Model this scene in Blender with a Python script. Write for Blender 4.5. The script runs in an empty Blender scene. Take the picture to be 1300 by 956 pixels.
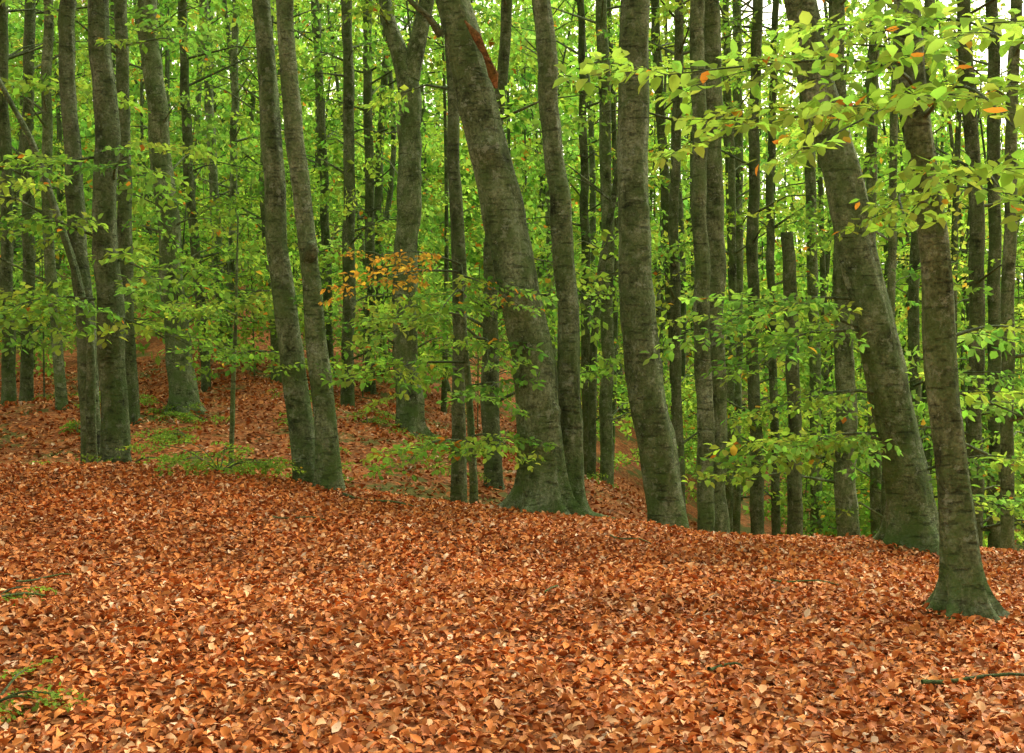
import bpy, math, random
import numpy as np
from mathutils import Vector, noise

rng = np.random.default_rng(7)
random.seed(7)
EYE = 1.65
F = 1444.0      # focal length expressed in survey units (40 mm lens, 36 mm sensor)

# ------------------------------------------------------------------ terrain
COLS = np.array([-500, 0, 150, 300, 400, 500, 650, 800, 900, 1100, 1300, 1800], float)
ROWS = [
 (4.5,  [-1.65]*12),
 (8.0,  [-1.52,-1.52,-1.53,-1.55,-1.57,-1.59,-1.63,-1.67,-1.71,-1.77,-1.84,-1.92]),
 (12.0, [-1.30,-1.31,-1.33,-1.37,-1.47,-1.59,-1.75,-1.91,-2.03,-2.08,-2.28,-2.5]),
 (15.0, [-1.75,-1.75,-1.75,-1.78,-2.0,-2.2,-2.5,-2.85,-3.2,-3.6,-3.9,-4.2]),
 (20.5, [-1.05,-1.10,-1.12,-1.22,-1.35,-1.55,-2.05,-2.75,-3.7,-4.6,-5.2,-5.4]),
 (27.0, [-1.2,-1.2,-1.0,-0.6,-0.8,-1.2,-2.4,-3.8,-4.8,-5.8,-6.4,-6.8]),
 (40.0, [0.6,1.0,1.6,2.2,2.2,1.6,0.2,-2.0,-3.8,-5.6,-6.4,-6.8]),
 (60.0, [6,6.5,7,7.4,7.2,6.4,4.0,1.0,-1.0,-3.0,-3.8,-4]),
 (90.0, [15,15.5,16,16,15.5,14.5,11.5,8.0,5.5,3.0,2.0,2]),
 (130.0,[22,22,22,22,21,20,18,15,12,9,7,7]),
 (600.0,[22,22,22,22,21,20,18,15,12,9,7,7]),
]
RD = np.array([r[0] for r in ROWS])
RZ = np.array([r[1] for r in ROWS])
TAN = np.zeros_like(RZ)
for i in range(1, len(ROWS)-1):
    TAN[i] = (RZ[i+1]-RZ[i-1])/(RD[i+1]-RD[i-1])

def ground_z(x, y):
    x = np.atleast_1d(np.asarray(x, float)); y = np.atleast_1d(np.asarray(y, float))
    yy = np.clip(y, 4.5, 599.9)
    u = np.clip(650+F*x/yy, -500, 1800)
    j = np.clip(np.searchsorted(COLS, u, side='right')-1, 0, len(COLS)-2)
    fu = (u-COLS[j])/(COLS[j+1]-COLS[j])
    i = np.clip(np.searchsorted(RD, yy, side='right')-1, 0, len(RD)-2)
    def L(A, ii): return A[ii, j]*(1-fu)+A[ii, j+1]*fu
    h = RD[i+1]-RD[i]; t = (yy-RD[i])/h
    z0, z1, m0, m1 = L(RZ, i), L(RZ, i+1), L(TAN, i)*h, L(TAN, i+1)*h
    z = (2*t**3-3*t**2+1)*z0+(t**3-2*t**2+t)*m0+(-2*t**3+3*t**2)*z1+(t**3-t**2)*m1
    z += 0.03*np.sin(x*1.3+0.6*y)+0.022*np.sin(y*1.9-x*0.7+1.0)+0.014*np.sin(x*3.1+1)*np.sin(y*2.7)
    z += np.clip((yy-12)/15, 0, 1)*(0.10*np.sin(x*0.6+2)*np.sin(y*0.5)+0.06*np.sin(x*1.4)*np.sin(y*0.9+1))
    return z+EYE
def gz(x, y): return float(ground_z(x, y)[0])

def P(x, y, d):
    return np.array([(x-650)/F*d, d, EYE+(440-y)/F*d])

# ------------------------------------------------------------------ materials
def new_mat(name):
    m = bpy.data.materials.new(name); m.use_nodes = True
    nt = m.node_tree; nt.nodes.clear()
    return m, nt, nt.nodes, nt.links
def N(ns, t, **kw):
    n = ns.new(t)
    for k, v in kw.items():
        if hasattr(n, k): setattr(n, k, v)
        else: n.inputs[k].default_value = v
    return n
def ramp(ns, stops):
    r = ns.new('ShaderNodeValToRGB'); e = r.color_ramp.elements
    e[0].position, e[0].color = stops[0][0], (*stops[0][1], 1)
    e[1].position, e[1].color = stops[1][0], (*stops[1][1], 1)
    for p, c in stops[2:]:
        k = e.new(p); k.color = (*c, 1)
    return r

def mat_bark(name, tint=(1, 1, 1)):
    m, nt, ns, ln = new_mat(name)
    out = ns.new('ShaderNodeOutputMaterial'); b = ns.new('ShaderNodeBsdfPrincipled')
    b.inputs['Roughness'].default_value = 0.85; b.inputs['Specular IOR Level'].default_value = 0.2
    tc = ns.new('ShaderNodeTexCoord')
    oi = ns.new('ShaderNodeObjectInfo')      # every stem gets its own piece of the pattern
    of = N(ns, 'ShaderNodeVectorMath', operation='SCALE'); of.inputs[0].default_value = (37, 53, 0); ln.new(oi.outputs['Random'], of.inputs['Scale'])
    av = N(ns, 'ShaderNodeVectorMath', operation='ADD'); ln.new(tc.outputs['Object'], av.inputs[0]); ln.new(of.outputs[0], av.inputs[1])
    src = av.outputs[0]
    mp = ns.new('ShaderNodeMapping'); mp.inputs['Scale'].default_value = (1, 1, 0.5); ln.new(src, mp.inputs['Vector'])
    n1 = N(ns, 'ShaderNodeTexNoise', Scale=4.0, Detail=9.0, Roughness=0.72); ln.new(mp.outputs[0], n1.inputs['Vector'])
    def T(c): return tuple(c[i]*tint[i] for i in range(3))
    r1 = ramp(ns, [(0.36, T((0.034, 0.047, 0.022))), (0.64, T((0.255, 0.310, 0.195))), (0.46, T((0.098, 0.135, 0.060))), (0.55, T((0.165, 0.208, 0.110)))])
    ln.new(n1.outputs[0], r1.inputs[0])
    n2 = N(ns, 'ShaderNodeTexNoise', Scale=38.0, Detail=5.0, Roughness=0.7); ln.new(src, n2.inputs['Vector'])
    r2 = ramp(ns, [(0.34, (0.28, 0.28, 0.25)), (0.64, (1.5, 1.48, 1.42))]); ln.new(n2.outputs[0], r2.inputs[0])
    mx = N(ns, 'ShaderNodeMix', data_type='RGBA', blend_type='MULTIPLY'); mx.inputs['Factor'].default_value = 0.8
    ln.new(r1.outputs[0], mx.inputs[6]); ln.new(r2.outputs[0], mx.inputs[7])
    n3 = N(ns, 'ShaderNodeTexNoise', Scale=8.5, Detail=6.0, Roughness=0.75); ln.new(src, n3.inputs['Vector'])
    r3 = ramp(ns, [(0.56, (0, 0, 0)), (0.61, (0.7, 0.7, 0.7))]); ln.new(n3.outputs[0], r3.inputs[0])
    mx2 = N(ns, 'ShaderNodeMix', data_type='RGBA'); mx2.inputs[7].default_value = (*T((0.30, 0.36, 0.255)), 1)
    ln.new(r3.outputs[0], mx2.inputs[0]); ln.new(mx.outputs[2], mx2.inputs[6])
    mp2 = ns.new('ShaderNodeMapping'); mp2.inputs['Scale'].default_value = (3.2, 3.2, 15); ln.new(src, mp2.inputs['Vector'])
    n4 = N(ns, 'ShaderNodeTexNoise', Scale=1.6, Detail=6.0, Roughness=0.7); ln.new(mp2.outputs[0], n4.inputs['Vector'])
    r4 = ramp(ns, [(0.32, (0.25, 0.25, 0.23)), (0.43, (1, 1, 1))]); ln.new(n4.outputs[0], r4.inputs[0])
    mx3 = N(ns, 'ShaderNodeMix', data_type='RGBA', blend_type='MULTIPLY'); mx3.inputs['Factor'].default_value = 0.55
    ln.new(mx2.outputs[2], mx3.inputs[6]); ln.new(r4.outputs[0], mx3.inputs[7])
    sp = ns.new('ShaderNodeSeparateXYZ'); ln.new(tc.outputs['Object'], sp.inputs[0])
    mr = N(ns, 'ShaderNodeMapRange'); mr.inputs[1].default_value = 0.0; mr.inputs[2].default_value = 1.8; mr.inputs[3].default_value = 0.9; mr.inputs[4].default_value = 0.6
    ln.new(sp.outputs[2], mr.inputs[0])
    ml = N(ns, 'ShaderNodeMath', operation='MULTIPLY'); ln.new(mr.outputs[0], ml.inputs[0])
    r5 = ramp(ns, [(0.44, (0, 0, 0)), (0.58, (1, 1, 1))]); n5 = N(ns, 'ShaderNodeTexNoise', Scale=2.6, Detail=9.0, Roughness=0.8); ln.new(src, n5.inputs['Vector']); ln.new(n5.outputs[0], r5.inputs[0])
    ln.new(r5.outputs[0], ml.inputs[1])
    mx4 = N(ns, 'ShaderNodeMix', data_type='RGBA'); mx4.inputs[7].default_value = (0.085*tint[0], 0.155*tint[1], 0.038*tint[2], 1)
    ln.new(ml.outputs[0], mx4.inputs[0]); ln.new(mx3.outputs[2], mx4.inputs[6])
    ln.new(mx4.outputs[2], b.inputs['Base Color'])
    ad = N(ns, 'ShaderNodeMath', operation='ADD'); ln.new(n2.outputs[0], ad.inputs[0]); ln.new(r4.outputs[0], ad.inputs[1])
    ad2 = N(ns, 'ShaderNodeMath', operation='ADD'); ln.new(ad.outputs[0], ad2.inputs[0]); ln.new(n1.outputs[0], ad2.inputs[1])
    bp = ns.new('ShaderNodeBump'); bp.inputs['Strength'].default_value = 1.0; bp.inputs['Distance'].default_value = 0.04
    ln.new(ad2.outputs[0], bp.inputs['Height']); ln.new(bp.outputs[0], b.inputs['Normal'])
    ln.new(b.outputs[0], out.inputs[0]); return m

def mat_leaf(name, trans=0.5, tgain=(1.65, 1.55, 1.0)):
    m, nt, ns, ln = new_mat(name)
    out = ns.new('ShaderNodeOutputMaterial')
    at = ns.new('ShaderNodeAttribute'); at.attribute_name = 'leafcol'
    df = ns.new('ShaderNodeBsdfDiffuse')
    tr = ns.new('ShaderNodeBsdfTranslucent')
    g = N(ns, 'ShaderNodeMix', data_type='RGBA', blend_type='MULTIPLY'); g.inputs['Factor'].default_value = 1.0
    g.inputs[7].default_value = (*tgain, 1); ln.new(at.outputs['Color'], g.inputs[6])
    ln.new(at.outputs['Color'], df.inputs['Color']); ln.new(g.outputs[2], tr.inputs['Color'])
    mx = ns.new('ShaderNodeMixShader'); mx.inputs[0].default_value = trans
    ln.new(df.outputs[0], mx.inputs[1]); ln.new(tr.outputs[0], mx.inputs[2]); ln.new(mx.outputs[0], out.inputs[0])
    return m
def mat_dry(name):
    m, nt, ns, ln = new_mat(name)
    out = ns.new('ShaderNodeOutputMaterial'); at = ns.new('ShaderNodeAttribute'); at.attribute_name = 'leafcol'
    df = ns.new('ShaderNodeBsdfPrincipled'); df.inputs['Roughness'].default_value = 0.6; df.inputs['Specular IOR Level'].default_value = 0.15
    ln.new(at.outputs['Color'], df.inputs['Base Color']); ln.new(df.outputs[0], out.inputs[0]); return m

def mat_ground():
    m, nt, ns, ln = new_mat('leaf_covered_soil')
    out = ns.new('ShaderNodeOutputMaterial'); b = ns.new('ShaderNodeBsdfPrincipled'); b.inputs['Roughness'].default_value = 0.9
    b.inputs['Specular IOR Level'].default_value = 0.15
    tc = ns.new('ShaderNodeTexCoord')
    nz = N(ns, 'ShaderNodeTexNoise', Scale=9.0, Detail=3.0); ln.new(tc.outputs['Object'], nz.inputs['Vector'])
    va = N(ns, 'ShaderNodeVectorMath', operation='MULTIPLY_ADD'); ln.new(nz.outputs['Color'], va.inputs[0]); va.inputs[1].default_value = (0.08, 0.08, 0.08)
    ln.new(tc.outputs['Object'], va.inputs[2])
    v = N(ns, 'ShaderNodeTexVoronoi', Scale=21.0); ln.new(va.outputs[0], v.inputs['Vector'])
    s = ns.new('ShaderNodeSeparateColor'); ln.new(v.outputs['Color'], s.inputs[0])
    r = ramp(ns, [(0.0, (0.16, 0.05, 0.018)), (1.0, (0.55, 0.27, 0.12)), (0.35, (0.33, 0.105, 0.03)), (0.7, (0.47, 0.16, 0.045))])
    ln.new(s.outputs[0], r.inputs[0])
    n2 = N(ns, 'ShaderNodeTexNoise', Scale=0.9, Detail=6.0, Roughness=0.65); ln.new(tc.outputs['Object'], n2.inputs['Vector'])
    r2 = ramp(ns, [(0.36, (0.5, 0.48, 0.45)), (0.62, (1.0, 1.0, 1.0))]); ln.new(n2.outputs[0], r2.inputs[0])
    mx = N(ns, 'ShaderNodeMix', data_type='RGBA', blend_type='MULTIPLY'); mx.inputs['Factor'].default_value = 1.0
    ln.new(r.outputs[0], mx.inputs[6]); ln.new(r2.outputs[0], mx.inputs[7])
    sp = ns.new('ShaderNodeSeparateXYZ'); ln.new(tc.outputs['Object'], sp.inputs[0])
    mr = N(ns, 'ShaderNodeMapRange'); mr.inputs[1].default_value = 12.5; mr.inputs[2].default_value = 15; ln.new(sp.outputs[1], mr.inputs[0])
    mr2 = N(ns, 'ShaderNodeMapRange'); mr2.inputs[1].default_value = 30; mr2.inputs[2].default_value = 60; mr2.inputs[4].default_value = 0.15; ln.new(sp.outputs[1], mr2.inputs[0])
    n3 = N(ns, 'ShaderNodeTexNoise', Scale=0.8, Detail=8.0, Roughness=0.75); ln.new(tc.outputs['Object'], n3.inputs['Vector'])
    a3 = N(ns, 'ShaderNodeMath', operation='ADD'); ln.new(n3.outputs[0], a3.inputs[0]); ln.new(mr2.outputs[0], a3.inputs[1])
    r3 = ramp(ns, [(0.51, (0, 0, 0)), (0.58, (0.85, 0.85, 0.85))]); ln.new(a3.outputs[0], r3.inputs[0])
    ml = N(ns, 'ShaderNodeMath', operation='MULTIPLY'); ln.new(mr.outputs[0], ml.inputs[0]); ln.new(r3.outputs[0], ml.inputs[1])
    mx2 = N(ns, 'ShaderNodeMix', data_type='RGBA'); mx2.inputs[7].default_value = (0.080, 0.115, 0.026, 1)
    ln.new(ml.outputs[0], mx2.inputs[0]); ln.new(mx.outputs[2], mx2.inputs[6]); ln.new(mx2.outputs[2], b.inputs['Base Color'])
    bp = ns.new('ShaderNodeBump'); bp.inputs['Strength'].default_value = 1.0; bp.inputs['Distance'].default_value = 0.03
    ln.new(s.outputs[1], bp.inputs['Height']); ln.new(bp.outputs[0], b.inputs['Normal'])
    ln.new(b.outputs[0], out.inputs[0]); return m

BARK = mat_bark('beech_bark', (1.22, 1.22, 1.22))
BARK_DARK = mat_bark('beech_bark_dark', (0.86, 0.87, 0.83))  # same bark pattern in a darker tint
BARK_DEAD = mat_bark('dead_wood', (1.9, 0.75, 0.5))
LEAF = mat_leaf('green_leaf', 0.5)
DRY = mat_dry('dry_leaf')
GROUND = mat_ground()

# ------------------------------------------------------------------ mesh helpers
def mesh_np(name, V, faces_idx, sizes, mat, col=None, smooth=False):
    me = bpy.data.meshes.new(name)
    V = np.ascontiguousarray(V, np.float32).reshape(-1, 3)
    me.vertices.add(len(V)); me.vertices.foreach_set('co', V.ravel())
    faces_idx = np.ascontiguousarray(faces_idx, np.int32).ravel(); sizes = np.asarray(sizes, np.int32)
    me.loops.add(len(faces_idx)); me.loops.foreach_set('vertex_index', faces_idx)
    me.polygons.add(len(sizes))
    st = np.zeros(len(sizes), np.int32); st[1:] = np.cumsum(sizes)[:-1]
    me.polygons.foreach_set('loop_start', st)
    if smooth: me.polygons.foreach_set('use_smooth', np.ones(len(sizes), bool))
    me.update(calc_edges=True)
    if col is not None:
        a = me.attributes.new('leafcol', 'FLOAT_COLOR', 'POINT')
        c = np.ones((len(V), 4), np.float32); c[:, :3] = col
        a.data.foreach_set('color', c.ravel())
    me.materials.append(mat)
    return me
def add_obj(name, me, loc=(0, 0, 0), parent=None):
    o = bpy.data.objects.new(name, me); bpy.context.scene.collection.objects.link(o)
    if parent is not None: o.parent = parent
    else: o.location = loc
    return o

LD = np.array([[0, 0], [-.30, .33], [0, .33], [.30, .33], [-.24, .70], [0, .70], [.24, .70], [0, 1.0]])
LDF = [[0, 3, 2], [0, 2, 1], [2, 3, 6, 5], [1, 2, 5, 4], [5, 6, 7], [4, 5, 7]]
LDI = np.array(sum(LDF, [])); LDS = np.array([len(f) for f in LDF])
LS = np.array([[0, 0], [.32, .5], [0, 1.0], [-.32, .5]])
LSI = np.array([0, 1, 2, 0, 2, 3]); LSS = np.array([3, 3])

def leaves(pos, yaw, size, tilt, detailed, fold=0.25, curl=0.3, pitch=None, width=None, r=rng):
    n = len(pos); B = LD if detailed else LS; k = len(B)
    w = np.ones(n) if width is None else width
    lx = B[None, :, 0]*w[:, None]; ly = np.repeat(B[None, :, 1], n, 0)
    f = (fold*r.uniform(0.2, 1.6, n))[:, None]; c = (curl*r.normal(0, 1, n))[:, None]
    lz = np.abs(lx)*f*2*0.6 - c*(ly-0.5)**2 + c*0.25 + 0.35*c*lx*ly
    rx = r.normal(0, tilt, n) + (0 if pitch is None else pitch); ry = r.normal(0, tilt, n)
    x1 = lx*np.cos(ry)[:, None]+lz*np.sin(ry)[:, None]; z1 = -lx*np.sin(ry)[:, None]+lz*np.cos(ry)[:, None]
    y2 = ly*np.cos(rx)[:, None]-z1*np.sin(rx)[:, None]; z2 = ly*np.sin(rx)[:, None]+z1*np.cos(rx)[:, None]
    ca, sa = np.cos(yaw)[:, None], np.sin(yaw)[:, None]
    X = ca*y2+sa*x1; Y = sa*y2-ca*x1
    return np.stack([X, Y, z2], -1)*size[:, None, None]+pos[:, None, :]

class Tube:
    def __init__(s): s.V = []; s.I = []; s.S = []; s.n = 0
    def tube(s, pts, rad, sides=5, fn=None, horizontal=False):
        pts = np.asarray(pts, float); m = len(pts)
        t = np.gradient(pts, axis=0); t /= np.linalg.norm(t, axis=1)[:, None]+1e-9
        if horizontal:
            a = np.tile([1., 0, 0], (m, 1)); b = np.tile([0, 1., 0], (m, 1))
        else:
            up = np.where(np.abs(t[:, 2:3]) > 0.9, [[1., 0, 0]], [[0, 0, 1.]])
            a = np.cross(t, up); a /= np.linalg.norm(a, axis=1)[:, None]; b = np.cross(t, a)
        th = np.linspace(0, 2*np.pi, sides, endpoint=False)
        R = np.asarray(rad, float)[:, None]*np.ones(sides)[None]
        if fn is not None: R = R*fn(th, pts)
        V = pts[:, None]+R[..., None]*(a[:, None]*np.cos(th)[None, :, None]+b[:, None]*np.sin(th)[None, :, None])
        i = np.arange(m-1)[:, None]*sides; j = np.arange(sides)[None]; j2 = (j+1) % sides
        q = np.stack([i+j, i+j2, i+sides+j2, i+sides+j], -1).reshape(-1, 4)+s.n
        s.V.append(V.reshape(-1, 3)); s.I.append(q.ravel()); s.S.append(np.full(len(q), 4))
        s.I.append(np.arange(sides)+s.n+(m-1)*sides); s.S.append([sides])
        s.n += m*sides
    def mesh(s, name, mat, base=(0, 0, 0)):
        return mesh_np(name, np.concatenate(s.V)-np.asarray(base), np.concatenate(s.I), np.concatenate(s.S), mat, smooth=True)

def template(detailed, lsize, seed, dense=1.0, tilt=0.45, pitch=-0.35):
    r = np.random.default_rng(seed); pos = []; yaw = []; segs = []
    def twig(p0, ang, L, w, step):
        n = max(2, int(L/step)); bend = r.normal(0, 0.25)
        p = np.array(p0, float); pts = [p.copy()]
        for i in range(n):
            a = ang+bend*i/n; p = p+step*np.array([np.cos(a), np.sin(a), 0]); pts.append(p.copy())
            if r.random() < 0.92:
                pos.append(p.copy()); yaw.append(a+(1 if i % 2 else -1)*r.uniform(0.5, 1.15))
        pos.append(p.copy()); yaw.append(ang+bend)
        segs.append((np.array(pts), w)); return pts, ang, bend
    step = lsize*0.62/dense
    pts, a, b = twig((0, 0, 0), 0, 1.0, 0.006, step)
    m = len(pts)
    for i in range(2, m-1, 2):
        s = 1 if (i//2) % 2 else -1; L = (1-i/m)*0.62*r.uniform(0.6, 1.1)
        if L > 0.08: twig(pts[i], a+b*i/m+s*r.uniform(0.6, 0.95), L, 0.003, step)
    pos = np.array(pos); yaw = np.array(yaw)
    def dz(p): rr = p[..., 0]**2+p[..., 1]**2; return -0.16*rr
    pos[:, 2] += dz(pos)+r.normal(0, 0.02, len(pos))
    for sg, w in segs: sg[:, 2] += dz(sg)
    V = leaves(pos, yaw, lsize*r.uniform(0.7, 1.2, len(pos)), tilt, detailed, pitch=pitch, r=r)
    return V, segs
T_NEAR = [template(True, 0.12, i) for i in range(8)]
T_MID = [template(False, 0.115, 20+i, tilt=0.55) for i in range(8)]
T_FAR = [template(False, 0.20, 40+i, 1.1, tilt=0.75) for i in range(8)]

PAL = np.array([[0.160, 0.315, 0.055], [0.22, 0.38, 0.065], [0.120, 0.270, 0.055], [0.27, 0.41, 0.070], [0.18, 0.35, 0.075]])
ORANGE = np.array([[0.50, 0.22, 0.04], [0.48, 0.32, 0.05], [0.38, 0.15, 0.03]])
class Foliage:
    def __init__(s, detailed): s.V = []; s.C = []; s.det = detailed
    def spray(s, base, yaw, scale, T, pitch=0.0, roll=0.0, hue=None, autumn=0.015, tube=None):
        V, segs = T[rng.integers(len(T))]
        cp, sp_, cy, sy, cr, sr = math.cos(pitch), math.sin(pitch), math.cos(yaw), math.sin(yaw), math.cos(roll), math.sin(roll)
        Rx = np.array([[1, 0, 0], [0, cr, -sr], [0, sr, cr]]); Ry = np.array([[cp, 0, -sp_], [0, 1, 0], [sp_, 0, cp]])
        Rz = np.array([[cy, -sy, 0], [sy, cy, 0], [0, 0, 1]]); R = (Rz@Ry@Rx).T*scale
        s.V.append((V@R+base).astype(np.float32))
        n = len(V)
        c = (PAL[rng.integers(len(PAL))] if hue is None else np.asarray(hue))*rng.uniform(0.8, 1.2)
        c = c[None]*rng.uniform(0.7, 1.35, (n, 1))*rng.uniform(0.85, 1.18, (n, 3))
        k = rng.random(n) < autumn; c[k] = ORANGE[rng.integers(3, size=k.sum())]
        s.C.append(c)
        if tube is not None:
            for sg, w in segs:
                q = (sg@R+base)[::2] if len(sg) > 4 else sg@R+base
                tube.tube(q, np.linspace(w, w*0.3, len(q))*scale, 3)
    def mesh(s, name, mat, base=(0, 0, 0)):
        V = np.concatenate(s.V); n, k = V.shape[:2]; C = np.repeat(np.concatenate(s.C), k, 0)
        I, S = (LDI, LDS) if s.det else (LSI, LSS)
        idx = (I[None]+np.arange(n)[:, None]*k).ravel()
        return mesh_np(name, V.reshape(-1, 3)-np.asarray(base), idx, np.tile(S, n), mat, C)

def bough(fo, tb, p0, p1, scale, T, n=6, r0=0.015, sag=0.06, hue=None, autumn=0.015, start=0.2, fine=True):
    p0 = np.asarray(p0, float); p1 = np.asarray(p1, float); L = np.linalg.norm(p1-p0)
    t = np.linspace(0, 1, 9)[:, None]; side = np.array([-(p1-p0)[1], (p1-p0)[0], 0])/L
    pts = p0+(p1-p0)*t+np.array([0, 0, 1])*sag*L*np.sin(t*np.pi)+side*rng.normal(0, 0.06)*L*np.sin(t*np.pi*1.3)
    tb.tube(pts, np.linspace(r0, 0.003, 9), 5)
    yaw0 = math.atan2(p1[1]-p0[1], p1[0]-p0[0])
    for i in range(n):
        f = start+(1-start)*i/max(1, n-1); q = f*8; a = int(min(q, 7)); pt = pts[a]+(pts[a+1]-pts[a])*(q-a)
        sg = 1 if i % 2 else -1
        yy = yaw0+(sg*rng.uniform(0.4, 0.9) if i < n-1 else 0)
        fo.spray(pt, yy, scale*rng.uniform(0.8, 1.15)*(1.0-0.25*f), T, rng.normal(-0.02, 0.10), rng.normal(0, 0.2), hue, autumn, tb if fine else None)

def smooth_path(pts, rad, step):
    pts = np.asarray(pts, float); rad = np.asarray(rad, float)
    z = pts[:, 2]; zs = np.arange(z[0], z[-1], step)
    def cr(A):
        m = np.gradient(A, z); i = np.clip(np.searchsorted(z, zs, side='right')-1, 0, len(z)-2)
        h = z[i+1]-z[i]; t = (zs-z[i])/h
        return (2*t**3-3*t**2+1)*A[i]+(t**3-2*t**2+t)*h*m[i]+(-2*t**3+3*t**2)*A[i+1]+(t**3-t**2)*h*m[i+1]
    return np.stack([cr(pts[:, 0]), cr(pts[:, 1]), zs], -1), np.clip(cr(rad), 0.01, None)

def grow_tree(name, d, prof, H=15, bark=None, flare=0.9, crown=7, low=0, T=None, lobes=5, snag=False, det_step=0.08, sides=30, knots=(), boughs=(), extra=None, hue=None, cz=None, wob=1.0):
    """prof: list of (x, y, width) sightings at distance d"""
    prof = sorted(prof, key=lambda p: -p[1])
    if flare > 0.6: sides = 48
    pts = [P(x, y, d) for x, y, w in prof]; rad = [w/F*d/2*0.93 for x, y, w in prof]
    p0, p1 = pts[0], pts[1]; sl = (p1[:2]-p0[:2])/(p1[2]-p0[2]+1e-6)
    zg = gz(p0[0], p0[1])
    if p0[2] > zg+0.15:
        foot = p0[:2]-sl*0.6*(p0[2]-zg); zg = gz(*foot)
        pts.insert(0, np.array([*foot, zg-0.05])); rad.insert(0, rad[0]*1.04)
    else: pts[0][2] = zg-0.05
    pts.insert(0, pts[0]+np.array([0, 0, -0.45])); rad.insert(0, rad[0])
    base = np.array([pts[1][0], pts[1][1], zg])
    top = pts[-1]; sl = (pts[-1][:2]-pts[-2][:2])/(pts[-1][2]-pts[-2][2])
    if not snag:
        zt = zg+H; hh = zt-top[2]; r_t = rad[-1]
        if hh > 1:
            for f, rr in ((0.35, 0.85), (0.7, 0.55), (1.0, 0.15)):
                q = top.copy(); q[:2] += sl*hh*f*(1-0.4*f); q[2] += hh*f; pts.append(q); rad.append(r_t*rr)
    path, rr = smooth_path(pts, rad, det_step)
    seed = rng.uniform(0, 100); ph = rng.uniform(0, 6.28)
    wr = np.interp(path[:, 2]-zg, [0, 1.0, 50], [0, 1, 1])*wob
    for ax in (0, 1):
        path[:, ax] += wr*np.array([noise.noise(Vector((seed+ax*9, 3.1, z*0.9)))*0.06+noise.noise(Vector((seed+ax*5, 7.1, z*2.6)))*0.02 for z in path[:, 2]])*min(1, rr[0]*6)
    near = sides >= 28
    scars = [(rng.uniform(0.4, 6.0)+zg, rng.uniform(-3.1, 0), rng.uniform(0.06, 0.16), rng.uniform(0.05, 0.11)) for _ in range(7)] if near else []
    scars = [(a, b, c, d_, 0.45) for a, b, c, d_ in scars]+[(a, b, c, d_, 1.0) for a, b, c, d_ in knots]
    def fn(th, pp):
        out = np.ones((len(pp), len(th)))
        for i, p in enumerate(pp):
            h = p[2]-zg; e = math.exp(-max(h, -0.1)/0.13)
            e2 = math.exp(-max(h, 0)/0.5)
            sc_ = [k for k in scars if abs(p[2]-k[0]) < 4*k[3]]
            for j, a in enumerate(th):
                ca, sa = math.cos(a), math.sin(a)
                v = noise.noise(Vector((ca*1.1, sa*1.1, p[2]*0.8+seed)))*0.14
                v += noise.noise(Vector((ca*2.5, sa*2.5, p[2]*2.5+seed)))*0.10
                if near:
                    v += noise.noise(Vector((ca*4.5, sa*4.5, p[2]*1.2+seed)))*0.06
                    v += noise.noise(Vector((ca*5, sa*5, p[2]*8+seed)))*0.035
                g = math.cos(a*lobes*0.5+ph+0.5*math.sin(a*2+ph)); lb = abs(g)**5*(1.0 if g > 0 else 0.75)
                out[i, j] = 1+v+flare*e*(0.1+1.3*lb)+0.26*flare*e2*(0.1+1.2*lb)
                for kz, ka, kr, ks, kw in sc_:
                    dd = ((p[2]-kz)/ks)**2+((math.atan2(math.sin(a-ka), math.cos(a-ka)))/kw)**2
                    out[i, j] += kr*math.exp(-dd*1.6)
        return out
    tb = Tube(); tb.tube(path, rr, sides, fn, True)
    br = Tube(); T = T or T_MID; fo = Foliage(T is T_NEAR)
    def at(z):
        i = int(np.clip((z-path[0, 2])/det_step, 0, len(path)-1)); return path[i], rr[i]
    zt = path[-1, 2]
    for kind, cnt, zlo, zhi in (('crown', crown, cz or zg+max(H*0.55, 6.5), zt-0.3), ('low', low, zg+1.2, zg+H*0.5)):
        if snag: break
        for _ in range(cnt):
            z = rng.uniform(zlo, max(zhi, zlo+0.5)); p, r = at(z); yaw = rng.uniform(0, 2*np.pi)
            L = rng.uniform(0.8, 3.2)*(1.0 if kind == 'crown' else 0.7)
            e = p+np.array([math.cos(yaw)*L, math.sin(yaw)*L, rng.uniform(0.0, 0.55)*L])
            mid = (p+e)/2+np.array([0, 0, 0.08*L])
            br.tube([p, mid, e], [min(r*0.35, 0.03), 0.014, 0.006], 4)
            for k in range(2):
                fo.spray(mid+(e-mid)*rng.uniform(0.2, 1), yaw+rng.normal(0, 0.6), rng.uniform(0.8, 1.5), T, rng.normal(-0.1, 0.25), rng.normal(0, 0.4), hue)
    o = add_obj(name, tb.mesh(name+'_trunk', bark or BARK, base), base)
    if extra: extra(o, base, at)
    if br.V: add_obj('limbs', br.mesh('limbs', bark or BARK, base), parent=o)
    if fo.V: add_obj('foliage', fo.mesh('foliage', LEAF, base), parent=o)
    if boughs:
        fo2 = Foliage(True); br2 = Tube()
        for b in boughs:
            (x0, y0, d0), (x1, y1, d1), sc, n = b[:4]; kw = b[4] if len(b) > 4 else {}
            bough(fo2, br2, P(x0, y0, d0), P(x1, y1, d1), sc, T_NEAR, n, **kw)
        add_obj('low_branches', br2.mesh('low_branches', BARK_DARK, base), parent=o)
        add_obj('low_leaves', fo2.mesh('low_leaves', LEAF, base), parent=o)
    return o

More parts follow.
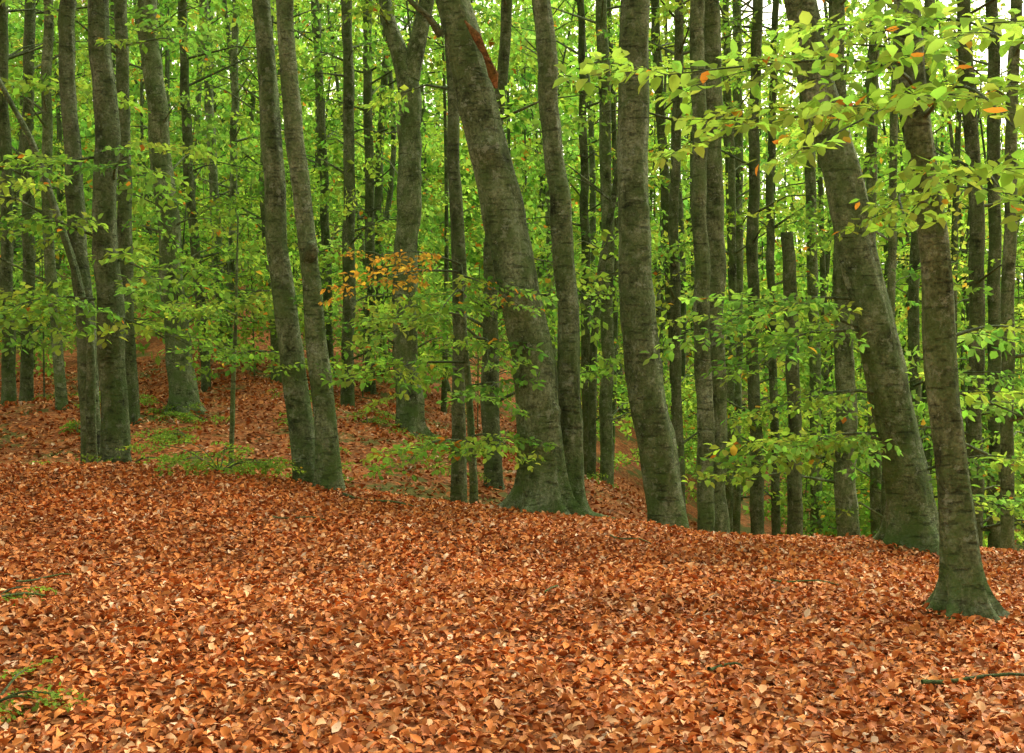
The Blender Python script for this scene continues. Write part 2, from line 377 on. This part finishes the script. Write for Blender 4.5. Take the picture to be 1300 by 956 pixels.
# ------------------------------------------------------------------ ground sheet
xs = np.concatenate([-np.geomspace(400, 10, 40), np.arange(-9.6, 9.61, 0.16), np.geomspace(10, 400, 40)])
ys = np.concatenate([np.linspace(-60, 2, 14), np.arange(2.4, 26, 0.16), np.geomspace(26.5, 590, 70)])
X, Y = np.meshgrid(xs, ys); Z = ground_z(X.ravel(), Y.ravel())
nx, ny = len(xs), len(ys)
i = np.arange(ny-1)[:, None]*nx; j = np.arange(nx-1)[None]
q = np.stack([i+j, i+j+1, i+nx+j+1, i+nx+j], -1).reshape(-1, 4)
add_obj('forest_ground', mesh_np('forest_ground', np.stack([X.ravel(), Y.ravel(), Z], -1), q.ravel(), np.full(len(q), 4), GROUND, smooth=True))

# ------------------------------------------------------------------ leaf litter
LIT = np.array([[0.57, 0.185, 0.046], [0.66, 0.25, 0.068], [0.48, 0.14, 0.037], [0.73, 0.40, 0.20], [0.30, 0.09, 0.028], [0.62, 0.20, 0.044], [0.76, 0.53, 0.36], [0.36, 0.15, 0.06]])
LW = np.array([.24, .20, .17, .12, .08, .12, .03, .04])
def litter(n, y0, y1, det, s0, s1, k=0.47, m=1.0, lift=0.03):
    yy = y0+(y1-y0)*rng.random(n*2); ww = k*yy+m; keep = rng.random(n*2) < ww/(k*y1+m); yy = yy[keep][:n]
    x = (rng.random(len(yy))*2-1)*(k*yy+m); z = ground_z(x, yy)+rng.random(len(yy))*lift
    size = rng.uniform(s0, s1, len(yy))
    V = leaves(np.stack([x, yy, z], -1), rng.uniform(0, 6.283, len(yy)), size, 0.38, det, fold=0.55, curl=0.75, width=rng.uniform(0.6, 1.2, len(yy)))
    C = LIT[rng.choice(8, len(yy), p=LW/LW.sum())]*rng.uniform(0.7, 1.2, (len(yy), 1))
    pn = np.array([noise.noise(Vector((a*0.9, b*0.9, 0)))+0.6*noise.noise(Vector((a*2.6, b*2.6, 5))) for a, b in zip(x, yy)])
    C = C*np.clip(1+0.28*pn, 0.65, 1.25)[:, None]
    return V, C
V, C = litter(120000, 3.6, 13.6, True, 0.036, 0.070)
k = 8; n = len(V)
litter_o = add_obj('fallen_leaves', mesh_np('fallen_leaves', V.reshape(-1, 3), (LDI[None]+np.arange(n)[:, None]*k).ravel(), np.tile(LDS, n), DRY, np.repeat(C, k, 0)))
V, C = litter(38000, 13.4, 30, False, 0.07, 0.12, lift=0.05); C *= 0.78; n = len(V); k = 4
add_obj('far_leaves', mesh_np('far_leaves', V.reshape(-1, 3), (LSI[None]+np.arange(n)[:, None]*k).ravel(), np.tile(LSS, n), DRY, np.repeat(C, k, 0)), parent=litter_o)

# ------------------------------------------------------------------ main trees
BT = 'beech_tree'
YG = (0.25, 0.43, 0.08)
def O(**k): return k
grow_tree(BT, 7.3, [(1150, 0, 34), (1165, 150, 37), (1184, 300, 40), (1198, 500, 41), (1212, 620, 43), (1218, 700, 46), (1224, 785, 50)], H=10, flare=1.1, lobes=6, wob=0.5,
  boughs=[((1160, 110, 7.3), (880, 88, 5.6), 0.9, 8, O(hue=YG, autumn=.05, sag=.03)), ((1163, 140, 7.3), (905, 178, 5.7), 0.85, 7, O(hue=YG, autumn=.04, sag=.03)),
          ((1172, 150, 7.3), (1075, 185, 5.0), 0.85, 4, O(hue=YG)), ((1180, 130, 7.3), (1290, 165, 5.0), 0.95, 7, O(hue=YG, autumn=.04)),
          ((1185, 260, 7.3), (1130, 300, 5.4), 0.7, 4, O(hue=YG)), ((1190, 240, 7.3), (1285, 245, 5.2), 0.9, 6, O(hue=YG)),
          ((1165, 40, 7.3), (1290, 60, 5.6), 0.9, 6, O(hue=YG)), ((1160, 50, 7.3), (1080, 55, 5.8), 0.85, 4, O(hue=YG)),
          ((1200, 430, 7.3), (1310, 420, 7.8), 0.8, 5), ((1205, 500, 7.3), (1300, 540, 8.4), 0.8, 5)])
grow_tree(BT, 11, [(1018, 0, 42), (1040, 120, 48), (1068, 230, 51), (1095, 350, 53), (1122, 460, 54), (1143, 560, 57), (1155, 640, 62), (1160, 685, 66)], H=15, flare=0.8, lobes=5, wob=0.5,
  boughs=[((1090, 380, 11), (895, 420, 9.8), 0.85, 9), ((1100, 420, 11), (950, 470, 9.6), 0.8, 8), ((1100, 420, 11), (1000, 385, 10), 0.8, 6),
          ((1120, 550, 11), (945, 600, 10), 0.9, 10), ((1120, 560, 11), (1030, 565, 9.8), 0.75, 6), ((1110, 500, 11), (990, 520, 10), 0.75, 6),
          ((1165, 600, 11), (1290, 580, 10), 0.8, 6), ((1165, 630, 11), (1310, 655, 10.6), 0.8, 7), ((1160, 490, 11), (1290, 475, 10), 0.8, 6)])
grow_tree(BT, 12.4, [(806, 0, 38), (803, 150, 41), (806, 300, 44), (812, 420, 47), (826, 530, 49), (840, 610, 50), (847, 665, 52)], H=17, flare=0.4, lobes=4, wob=0.5)
def dead(o, base, at):
    t = Tube(); pts = np.array([P(630, 112, 11.8), P(626, 96, 11.75), P(617, 70, 11.7), P(606, 46, 11.7), P(590, 26, 11.75)])
    t.tube(pts, [0.02, 0.05, 0.028, 0.042, 0.006], 8, fn=lambda th, pp: 1+0.35*np.sin(th[None]*3+np.arange(len(pp))[:, None]))
    add_obj('dead_branch', t.mesh('dead_branch', BARK_DEAD, base), parent=o)
    t = Tube(); pts = np.array([P(560, 45, 11.9), P(545, 22, 11.8), P(528, 8, 11.7), P(500, -20, 11.7)])
    t.tube(pts, [0.05, 0.035, 0.03, 0.015], 7)
    add_obj('side_limb', t.mesh('side_limb', BARK_DARK, base), parent=o)
kz = EYE+(440-195)/F*12
grow_tree(BT, 12, [(574, 0, 46), (597, 90, 53), (622, 190, 56), (648, 310, 58), (668, 410, 58), (684, 500, 58), (688, 570, 60), (690, 640, 64)], H=17, flare=1.1, lobes=7, wob=0.5,
  knots=((kz, -1.9, 0.28, 0.12), (kz-1.6, -1.2, 0.18, 0.1)), extra=dead)
grow_tree(BT, 12.25, [(684, 0, 25), (697, 150, 27), (713, 280, 29), (722, 420, 30), (724, 540, 33), (722, 640, 42)], H=16, flare=0.7, lobes=5)
grow_tree(BT, 12.3, [(330, 0, 24), (342, 150, 27), (354, 330, 30), (370, 450, 32), (382, 540, 35), (392, 600, 38)], H=16, flare=0.3, wob=0.5)
kz = EYE+(440-312)/F*12
def stub(o, base, at):
    t = Tube(); t.tube([P(391, 332, 12), P(396, 318, 11.85), P(396, 308, 11.8)], [0.08, 0.075, 0.045], 10)
    add_obj('knot', t.mesh('knot', BARK_DARK, base), parent=o)
grow_tree(BT, 12.0, [(361, 0, 23), (371, 150, 26), (386, 270, 25), (395, 360, 25), (404, 460, 28), (413, 540, 31), (419, 605, 36)], H=16, flare=0.3, knots=((kz, -1.2, 0.6, 0.1),), extra=stub, wob=0.5)
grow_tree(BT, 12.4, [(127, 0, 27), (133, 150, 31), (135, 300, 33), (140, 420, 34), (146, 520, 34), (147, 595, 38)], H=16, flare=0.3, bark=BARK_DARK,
  boughs=[((150, 330, 12.4), (215, 385, 11.4), 0.9, 6), ((120, 380, 12.4), (-10, 400, 11), 0.95, 9), ((120, 300, 12.4), (40, 280, 11.4), 0.9, 6), ((120, 380, 12.4), (50, 425, 11), 0.9, 7),
          ((145, 230, 12.4), (215, 190, 11.2), 0.9, 6), ((120, 200, 12.4), (10, 250, 11), 0.9, 7), ((145, 60, 12.4), (240, 60, 11), 0.9, 6), ((150, 400, 12.4), (230, 440, 11.6), 0.8, 5)])
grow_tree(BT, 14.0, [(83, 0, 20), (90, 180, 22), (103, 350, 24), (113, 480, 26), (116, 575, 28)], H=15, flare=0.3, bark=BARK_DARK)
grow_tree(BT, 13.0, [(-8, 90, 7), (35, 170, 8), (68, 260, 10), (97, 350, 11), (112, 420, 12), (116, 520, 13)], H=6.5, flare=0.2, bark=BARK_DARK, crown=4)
grow_tree(BT, 20.5, [(187, 0, 25), (195, 100, 26), (208, 230, 29), (220, 360, 31), (228, 450, 33), (234, 515, 40)], H=19, flare=0.5, low=9)
def fork(o, base, at):
    t = Tube(); t.tube([P(520, 100, 22), P(530, 55, 22), P(542, 0, 22), P(552, -80, 22), P(556, -200, 22)], [0.20, 0.17, 0.15, 0.12, 0.05], 12)
    add_obj('second_stem', t.mesh('second_stem', BARK, base), parent=o)
grow_tree(BT, 22, [(487, 0, 18), (500, 50, 22), (516, 100, 30), (520, 200, 31), (516, 330, 33), (515, 440, 33), (522, 545, 36)], H=19, flare=0.6, extra=fork, low=9, crown=10)
grow_tree(BT, 15, [(572, 60, 15), (577, 200, 17), (582, 350, 19), (583, 500, 19), (582, 630, 21)], H=13, flare=0.3, bark=BARK_DARK, low=2)
SAP = 'beech_sapling'
OH = (0.42, 0.27, 0.05)
grow_tree(SAP, 12.6, [(583, 330, 6), (590, 430, 8), (598, 540, 10), (602, 640, 11)], H=3.6, flare=0.2, crown=0,
  boughs=[((585, 345, 12.6), (445, 375, 11.2), 0.62, 6, O(hue=OH, autumn=.3)), ((584, 335, 12.6), (475, 325, 11.4), 0.55, 5, O(hue=OH, autumn=.3)),
          ((585, 350, 12.6), (650, 388, 11.2), 0.75, 6, O(autumn=.08)), ((588, 400, 12.6), (495, 425, 11), 0.85, 8), ((590, 430, 12.6), (630, 462, 11), 0.75, 5), ((587, 370, 12.6), (560, 400, 10.9), 0.75, 5),
          ((593, 460, 12.6), (480, 500, 11), 0.9, 9), ((595, 490, 12.6), (625, 505, 11.2), 0.75, 5), ((598, 560, 12.6), (505, 592, 11), 0.85, 8, O(autumn=.06)), ((598, 555, 12.6), (650, 572, 11.2), 0.75, 6)])
grow_tree(SAP, 13.5, [(300, 380, 4), (298, 440, 5), (294, 560, 7)], H=3.2, flare=0.1, crown=0,
  boughs=[((298, 450, 13.5), (400, 468, 12.2), 0.8, 9), ((298, 445, 13.5), (265, 465, 12), 0.7, 5), ((299, 390, 13.5), (350, 370, 12.5), 0.7, 5), ((299, 400, 13.5), (250, 395, 12.5), 0.7, 5)])
grow_tree(BT, 17, [(884, 0, 20), (889, 300, 20), (893, 500, 22), (896, 680, 24)], H=17, flare=0.3)
grow_tree(BT, 17.4, [(902, 0, 25), (905, 250, 27), (907, 450, 28), (911, 690, 32)], H=18, flare=0.3)
grow_tree('dead_beech_snag', 18, [(1000, 292, 16), (1003, 400, 18), (1008, 560, 19), (1010, 690, 21)], flare=0.3, snag=True, bark=BARK_DARK)
grow_tree(BT, 19, [(1060, 0, 21), (1066, 200, 23), (1071, 420, 26), (1075, 680, 29)], H=18, flare=0.3, low=3)
mids = [(24, [(440, 0, 14), (443, 200, 16), (441, 530, 18)]), (27, [(466, 0, 12), (469, 250, 13), (470, 520, 14)]), (30, [(258, 0, 11), (272, 250, 13), (281, 430, 15)]),
 (22, [(962, 0, 14), (956, 350, 16), (961, 660, 18)]), (24, [(764, 0, 15), (772, 300, 17), (770, 560, 18)]), (26, [(738, 60, 10), (744, 350, 13), (745, 560, 14)]),
 (16, [(1288, 0, 15), (1282, 300, 17), (1278, 680, 18)]), (18, [(1222, 0, 18), (1238, 250, 20), (1236, 640, 22)]), (19, [(153, 0, 17), (160, 300, 19), (166, 520, 21)]),
 (23, [(38, 0, 14), (36, 300, 16), (34, 510, 17)]), (21, [(2, 0, 14), (8, 300, 16), (12, 515, 18)]), (26, [(343, 0, 11), (336, 250, 13), (352, 515, 14)]),
 (18, [(645, 0, 15), (628, 200, 18), (622, 400, 22), (626, 580, 25)]), (21, [(862, 0, 12), (856, 350, 14), (864, 640, 15)]), (25, [(1018, 0, 13), (1030, 300, 15), (1036, 660, 16)]),
 (23, [(1110, 0, 14), (1106, 300, 15), (1112, 660, 17)]), (28, [(935, 0, 11), (938, 300, 12), (934, 640, 13)]), (30, [(690, 0, 10), (700, 350, 11), (702, 560, 12)]),
 (28, [(400, 0, 11), (412, 250, 12), (418, 500, 13)]), (29, [(497, 0, 9), (480, 260, 11), (485, 500, 12)]), (24, [(232, 0, 12), (238, 200, 13), (262, 500, 13)]),
 (20, [(60, 0, 13), (62, 300, 14), (78, 515, 15)]), (26, [(830, 0, 12), (848, 300, 13), (860, 600, 14)]), (22, [(1260, 0, 16), (1262, 300, 17), (1262, 650, 18)]), (27, [(1180, 0, 14), (1160, 400, 15), (1162, 640, 16)]),
 (24, [(985, 0, 9), (978, 250, 11), (985, 640, 12)]), (25, [(922, 40, 9), (930, 300, 10), (925, 640, 12)]), (29, [(300, 0, 9), (296, 250, 10), (290, 470, 11)]), (23, [(790, 200, 9), (765, 330, 10), (750, 600, 12)]), (21, [(1140, 0, 10), (1132, 300, 11), (1125, 640, 13)])]
for dd, pr in mids:
    left = pr[0][0] < 700
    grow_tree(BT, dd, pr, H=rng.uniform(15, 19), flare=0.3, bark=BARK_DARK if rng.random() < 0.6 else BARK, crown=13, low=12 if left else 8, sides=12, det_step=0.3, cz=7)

for i in range(40):
    px = rng.uniform(-40, 1340); d = rng.uniform(20, 34)
    if px > 850: d = rng.uniform(23, 36)
    elif px > 320: d = rng.uniform(26, 36)
    x = (px-650)/F*d; z = gz(x, d); H = rng.uniform(2.5, 7.5)
    if px > 850: H += 2
    y0 = 440-(z-EYE)*F/d; yt = 440-(z+H-EYE)*F/d; w = rng.uniform(0.03, 0.06)*F/d; l = rng.normal(0, 0.08)*(y0-yt)
    grow_tree(SAP, d, [(px+l, yt, w*0.5), (px+l*0.3, (y0+yt)/2, w*0.8), (px, y0-3, w)], H=H, flare=0.1, crown=3, cz=z+H*0.5, low=int(5+H*1.3), sides=6, det_step=0.4, bark=BARK_DARK)

# ------------------------------------------------------------------ low plants
def plant(name, boughs, root):
    root = np.array([root[0], root[1], gz(root[0], root[1])]); fo = Foliage(True); tb = Tube()
    for (az, L, h, sc, n) in boughs:
        e = root+np.array([math.cos(az)*L, math.sin(az)*L, 0]); e[2] = gz(e[0], e[1])+h
        bough(fo, tb, root+np.array([0, 0, 0.02]), e, sc, T_NEAR, n, r0=0.008, sag=0.12, hue=(0.20, 0.34, 0.06), autumn=0.03)
    o = add_obj(name, tb.mesh('stems', BARK_DARK, root), root)
    add_obj('leaves', fo.mesh('leaves', LEAF, root), parent=o)
x = (285-650)/F*12.3
plant('beech_seedling', [(a, rng.uniform(0.45, 0.75), rng.uniform(0.12, 0.34), 0.5, 4) for a in np.linspace(0, 6, 8)], (x, 12.1))
plant('beech_seedling', [(a, rng.uniform(0.2, 0.35), 0.12, 0.35, 3) for a in np.linspace(0, 6, 4)], ((170-650)/F*12.6, 12.5))
plant('beech_seedling', [(a, rng.uniform(0.15, 0.35), 0.06, 0.3, 3) for a in np.linspace(0, 6, 5)], (-2.35, 5.15))
plant('beech_seedling', [(a, rng.uniform(0.1, 0.2), 0.08, 0.25, 2) for a in np.linspace(0, 6, 3)], (-3.2, 7.1))
for i in range(40):
    d = rng.uniform(13.6, 24); px = rng.uniform(0, 800)
    plant('beech_seedling', [(a, rng.uniform(0.15, 0.4), rng.uniform(.08, .25), 0.45, 3) for a in rng.uniform(0, 6.28, 4)], ((px-650)/F*d, d))

for (px, d, L, az, r) in [(1250, 5.6, 0.7, 0.1, 0.012), (920, 5.9, 0.25, 0.4, 0.01), (1020, 8.0, 0.5, -0.2, 0.008), (480, 11.3, 0.9, -0.5, 0.015), (60, 7.5, 0.4, 0.6, 0.008), (700, 7.5, 0.35, 1.2, 0.007), (10, 7.0, 0.5, 0.1, 0.012), (380, 9.5, 0.5, 0.3, 0.008), (800, 9.8, 0.4, -0.3, 0.008)]:
    x0 = (px-650)/F*d; tb = Tube(); ts = np.linspace(-0.5, 0.5, 7)
    pts = [[x0+math.cos(az)*L*t+0.02*math.sin(t*9), d+math.sin(az)*L*t+0.02*math.cos(t*7), gz(x0+math.cos(az)*L*t, d+math.sin(az)*L*t)+0.045+0.01*math.sin(t*8)] for t in ts]
    tb.tube(pts, np.linspace(r, r*0.5, 7), 6); b = np.array(pts[3])
    add_obj('fallen_stick', tb.mesh('fallen_stick', BARK, b), b)

# ------------------------------------------------------------------ distant forest (one mass)
tb = Tube(); br = Tube(); fm = Foliage(False)
for cnt in range(300):
    d = 25+75*rng.random()**0.85; x = rng.uniform(-1, 1)*(d*0.5+3)
    z = gz(x, d); H = rng.uniform(14, 21); r = rng.uniform(0.06, 0.16); lean = rng.normal(0, 0.05, 2); b2 = rng.normal(0, 0.4, 2)
    t = np.linspace(0, 1, 12)[:, None]
    pts = np.concatenate([x+lean[0]*H*t+b2[0]*np.sin(t*4), d+lean[1]*H*t+b2[1]*np.sin(t*3), z-0.3+H*t], 1)
    rad = r*(1-0.75*t[:, 0])*(1+0.25*np.exp(-t[:, 0]*12))
    tb.tube(pts, rad, 8, None, True)
    far = d > 42; T = T_FAR if far else T_MID
    ns = 33 if far else 27
    hue = PAL[rng.integers(len(PAL))]*rng.uniform(1.0, 1.35)*(1+0.35*max(0, (d-45)/50))  # leaf colour lightened with distance: haze painted into the foliage
    for _ in range(ns):
        f = rng.uniform(0.06, 1.0); p = pts[int(f*11)]; yaw = rng.uniform(0, 6.283); L = rng.uniform(0.3, 3.5)*(1.15-0.5*f)
        e = p+np.array([math.cos(yaw)*L, math.sin(yaw)*L, rng.uniform(-0.1, 0.5)*L])
        if rng.random() < 0.5: br.tube([p, (p+e)/2+[0, 0, 0.1], e], [0.03, 0.018, 0.008], 3)
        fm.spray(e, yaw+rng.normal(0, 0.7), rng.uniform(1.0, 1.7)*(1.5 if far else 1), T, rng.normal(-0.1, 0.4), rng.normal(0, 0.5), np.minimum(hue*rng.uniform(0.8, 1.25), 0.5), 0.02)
for _ in range(2600):
    d = 31+69*rng.random(); x = rng.uniform(-1, 1)*(d*0.5+3)
    h = rng.exponential(1.6)+0.3
    fm.spray(np.array([x, d, gz(x, d)+h]), rng.uniform(0, 6.28), rng.uniform(1.0, 1.8)*(0.8+d/80), T_FAR if d > 38 else T_MID, rng.normal(0, 0.35), rng.normal(0, 0.4), None, 0.04)
dist = add_obj('distant_beech_forest', tb.mesh('distant_trunks', BARK_DARK))
add_obj('distant_limbs', br.mesh('distant_limbs', BARK_DARK), parent=dist)
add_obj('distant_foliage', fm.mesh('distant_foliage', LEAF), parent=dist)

# ------------------------------------------------------------------ light
EL, AZ = math.radians(48), math.radians(35)   # sun ahead and to the right
w = bpy.data.worlds.new('World'); bpy.context.scene.world = w; w.use_nodes = True
ns = w.node_tree.nodes; ln = w.node_tree.links; ns.clear()
out = ns.new('ShaderNodeOutputWorld'); bg = ns.new('ShaderNodeBackground'); sky = ns.new('ShaderNodeTexSky')
sky.sky_type = 'NISHITA'; sky.sun_disc = False; sky.sun_elevation = EL; sky.sun_rotation = AZ
sky.air_density = 1.0; sky.dust_density = 4.0; sky.ozone_density = 0.6
bw = ns.new('ShaderNodeRGBToBW'); ln.new(sky.outputs[0], bw.inputs[0])
cl = N(ns, 'ShaderNodeMix', data_type='RGBA', blend_type='MULTIPLY'); cl.inputs[0].default_value = 1; cl.inputs[7].default_value = (3.15, 3.0, 2.25, 1)
ln.new(bw.outputs[0], cl.inputs[6])
mx = N(ns, 'ShaderNodeMix', data_type='RGBA'); mx.inputs[0].default_value = 0.9
ln.new(sky.outputs[0], mx.inputs[6]); ln.new(cl.outputs[2], mx.inputs[7])
ln.new(mx.outputs[2], bg.inputs[0]); bg.inputs[1].default_value = 0.15; ln.new(bg.outputs[0], out.inputs[0])
sd = bpy.data.lights.new('sun', 'SUN'); sd.energy = 2.2; sd.angle = math.radians(35); sd.color = (1, 0.93, 0.80)
so = bpy.data.objects.new('sun', sd); bpy.context.scene.collection.objects.link(so)
v = Vector((math.sin(AZ)*math.cos(EL), math.cos(AZ)*math.cos(EL), math.sin(EL)))
so.rotation_euler = v.to_track_quat('Z', 'Y').to_euler(); so.location = (0, 0, 40)

cd = bpy.data.cameras.new('camera'); cd.lens = 40; cd.sensor_width = 36; cd.shift_y = -38/1300; cd.clip_end = 2000
co = bpy.data.objects.new('camera', cd); bpy.context.scene.collection.objects.link(co)
co.location = (0, 0, EYE); co.rotation_euler = (math.radians(90), 0, 0); bpy.context.scene.camera = co
sc = bpy.context.scene
sc.view_settings.view_transform = 'Standard'; sc.view_settings.look = 'None'; sc.view_settings.exposure = 0
